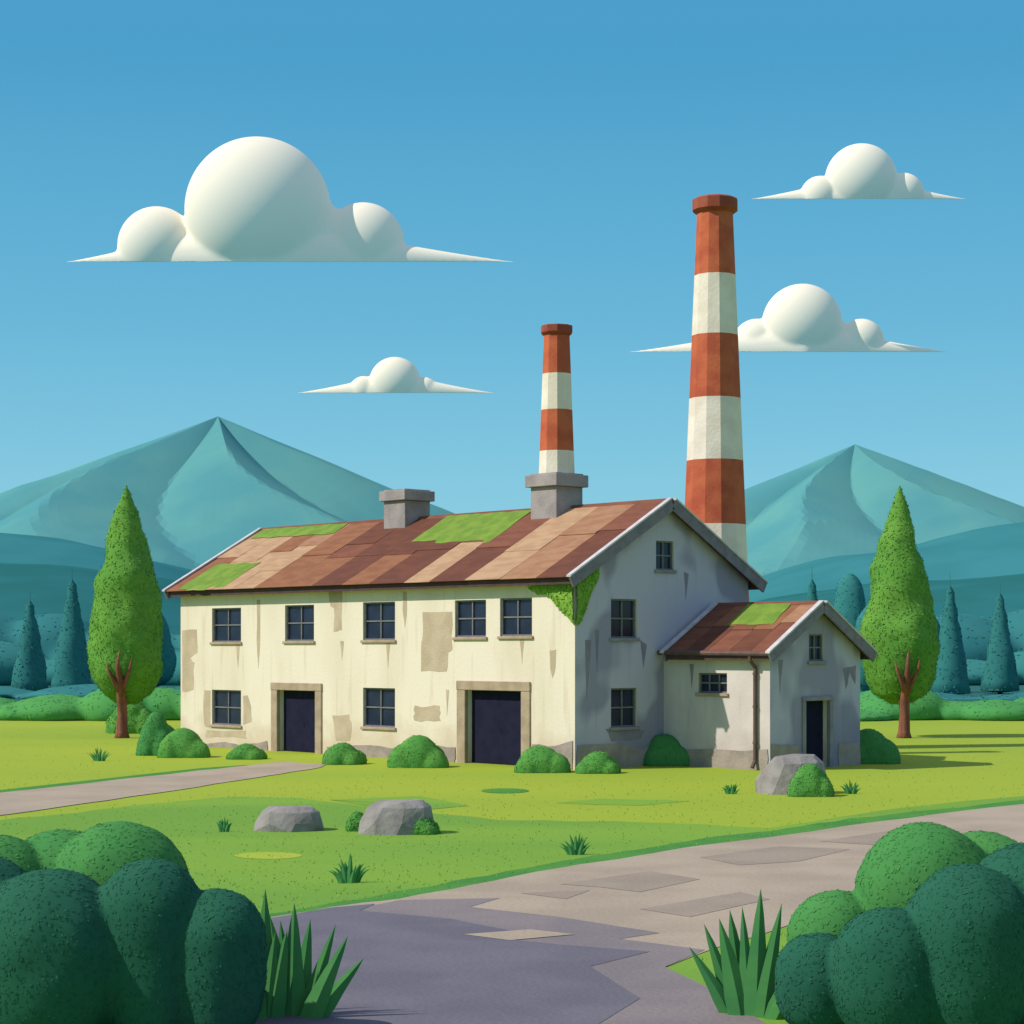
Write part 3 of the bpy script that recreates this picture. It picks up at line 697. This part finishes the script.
# ------------------------------------------------------------------ clouds
def cloud(x0,x1,yb,lobes,wing,depth,seed,label):
    s=depth/F; cx=(x0+x1)/2; X=(cx-CX)*s; Z=zz(yb,depth); V=[];Fc=[]; YS=.85; el=(HY-yb)/F
    peak=(lobes[0][0]-cx)*s
    for li,(px,py,r,dy) in enumerate(lobes):
        v,f=ICO[5]; rm=r*s; c=np.array([(px-cx)*s,dy*r*s,(yb-py)*s])
        v=v*rm*np.array([1,YS,1])+c
        n0=len(V); V+=v.tolist(); Fc+=[tuple(i+n0 for i in q) for q in f]
    n0=len(V); K=90; n=20
    for k in range(K+1):
        t=k/K; x=(x0+(x1-x0)*t-cx)*s
        q=(x-(x0-cx)*s)/(peak-(x0-cx)*s) if x<peak else ((x1-cx)*s-x)/((x1-cx)*s-peak)
        h=wing*s*max(0,q)**1.25+1.5
        for i in range(n):
            a=2*math.pi*i/n; V.append((x,-math.cos(a)*h*.9,math.sin(a)*h))
    for k in range(K):
        for i in range(n): Fc.append((n0+k*n+i,n0+(k+1)*n+i,n0+(k+1)*n+(i+1)%n,n0+k*n+(i+1)%n))
    Fc.append(tuple(n0+i for i in range(n))); Fc.append(tuple(n0+K*n+i for i in range(n))[::-1])
    v,Fc=remesh(V,Fc,max(1.6,(x1-x0)*s/330),40)
    fl=v[:,1]*el; v[:,2]=np.maximum(v[:,2],fl)
    o=mk('cloud',v,Fc,M_cloud,None,(X,depth,Z),smooth=True); tag(o,label,'cloud'); return o
cloud(60,523,262,[(258,211,73,0),(156,245,40,.2),(363,242,41,.2),(312,240,42,.3),(205,248,36,.4)],46,4000,1,'large white cumulus cloud with flat base and three lobes')
cloud(296,496,393,[(395,383,26,0),(364,391,15,0),(424,391,14,0)],20,4300,2,'small white flat-based cloud in blue sky')
cloud(750,967,199,[(861,180,36,0),(820,196,20,0),(903,194,21,0)],24,4100,3,'white flat-based cumulus cloud in blue sky')
cloud(625,952,352,[(802,324,40,0),(757,342,24,.2),(862,341,23,.2),(832,340,24,.4)],30,4200,4,'white flat-based cumulus cloud behind the tall smokestack')

# ------------------------------------------------------------------ light
el=math.radians(42); ah=(-.962,-.273); sv=Vector((ah[0]*math.cos(el),ah[1]*math.cos(el),math.sin(el)))
sun=bpy.data.lights.new('sun','SUN'); sun.energy=4.1; sun.angle=math.radians(.5); sun.color=(1,.94,.84)
so=bpy.data.objects.new('sun',sun); COL.objects.link(so); so.rotation_euler=sv.to_track_quat('Z','Y').to_euler(); so.location=(-30,0,40)
wd=bpy.data.worlds.new('World'); S.world=wd; wd.use_nodes=True; nt=wd.node_tree; nt.nodes.clear()
out=nt.nodes.new('ShaderNodeOutputWorld'); mix=nt.nodes.new('ShaderNodeMixShader'); b1=nt.nodes.new('ShaderNodeBackground'); b2=nt.nodes.new('ShaderNodeBackground')
sky=nt.nodes.new('ShaderNodeTexSky'); sky.sky_type='NISHITA'; sky.sun_disc=False; sky.sun_elevation=el; sky.sun_rotation=math.atan2(sv.x,sv.y); sky.dust_density=.3
nt.links.new(sky.outputs[0],b1.inputs[0]); b1.inputs[1].default_value=.1
tc=nt.nodes.new('ShaderNodeTexCoord'); sp=nt.nodes.new('ShaderNodeSeparateXYZ'); cr=nt.nodes.new('ShaderNodeValToRGB')
nt.links.new(tc.outputs['Generated'],sp.inputs[0]); nt.links.new(sp.outputs['Z'],cr.inputs['Fac']); nt.links.new(cr.outputs[0],b2.inputs[0]); b2.inputs[1].default_value=1
e=cr.color_ramp.elements; e[0].position=0.0; e[0].color=(.26,.64,.79,1); e[1].position=1; e[1].color=(.36,.42,.60,1)
for p,c in [(.08,(.21,.585,.765,1)),(.16,(.125,.475,.71,1)),(.28,(.06,.36,.62,1)),(.36,(.07,.34,.62,1)),(.55,(.36,.42,.60,1))]:
    q=e.new(p); q.color=c
mix.inputs[0].default_value=.88
nt.links.new(b1.outputs[0],mix.inputs[1]); nt.links.new(b2.outputs[0],mix.inputs[2]); nt.links.new(mix.outputs[0],out.inputs[0])

cam=bpy.data.cameras.new('camera'); co=bpy.data.objects.new('camera',cam); COL.objects.link(co)
co.location=(0,0,CH); co.rotation_euler=(math.radians(90),0,0); cam.lens=F*36/1024; cam.sensor_width=36; cam.shift_y=(HY-512)/1024; cam.clip_start=.5; cam.clip_end=20000
S.camera=co
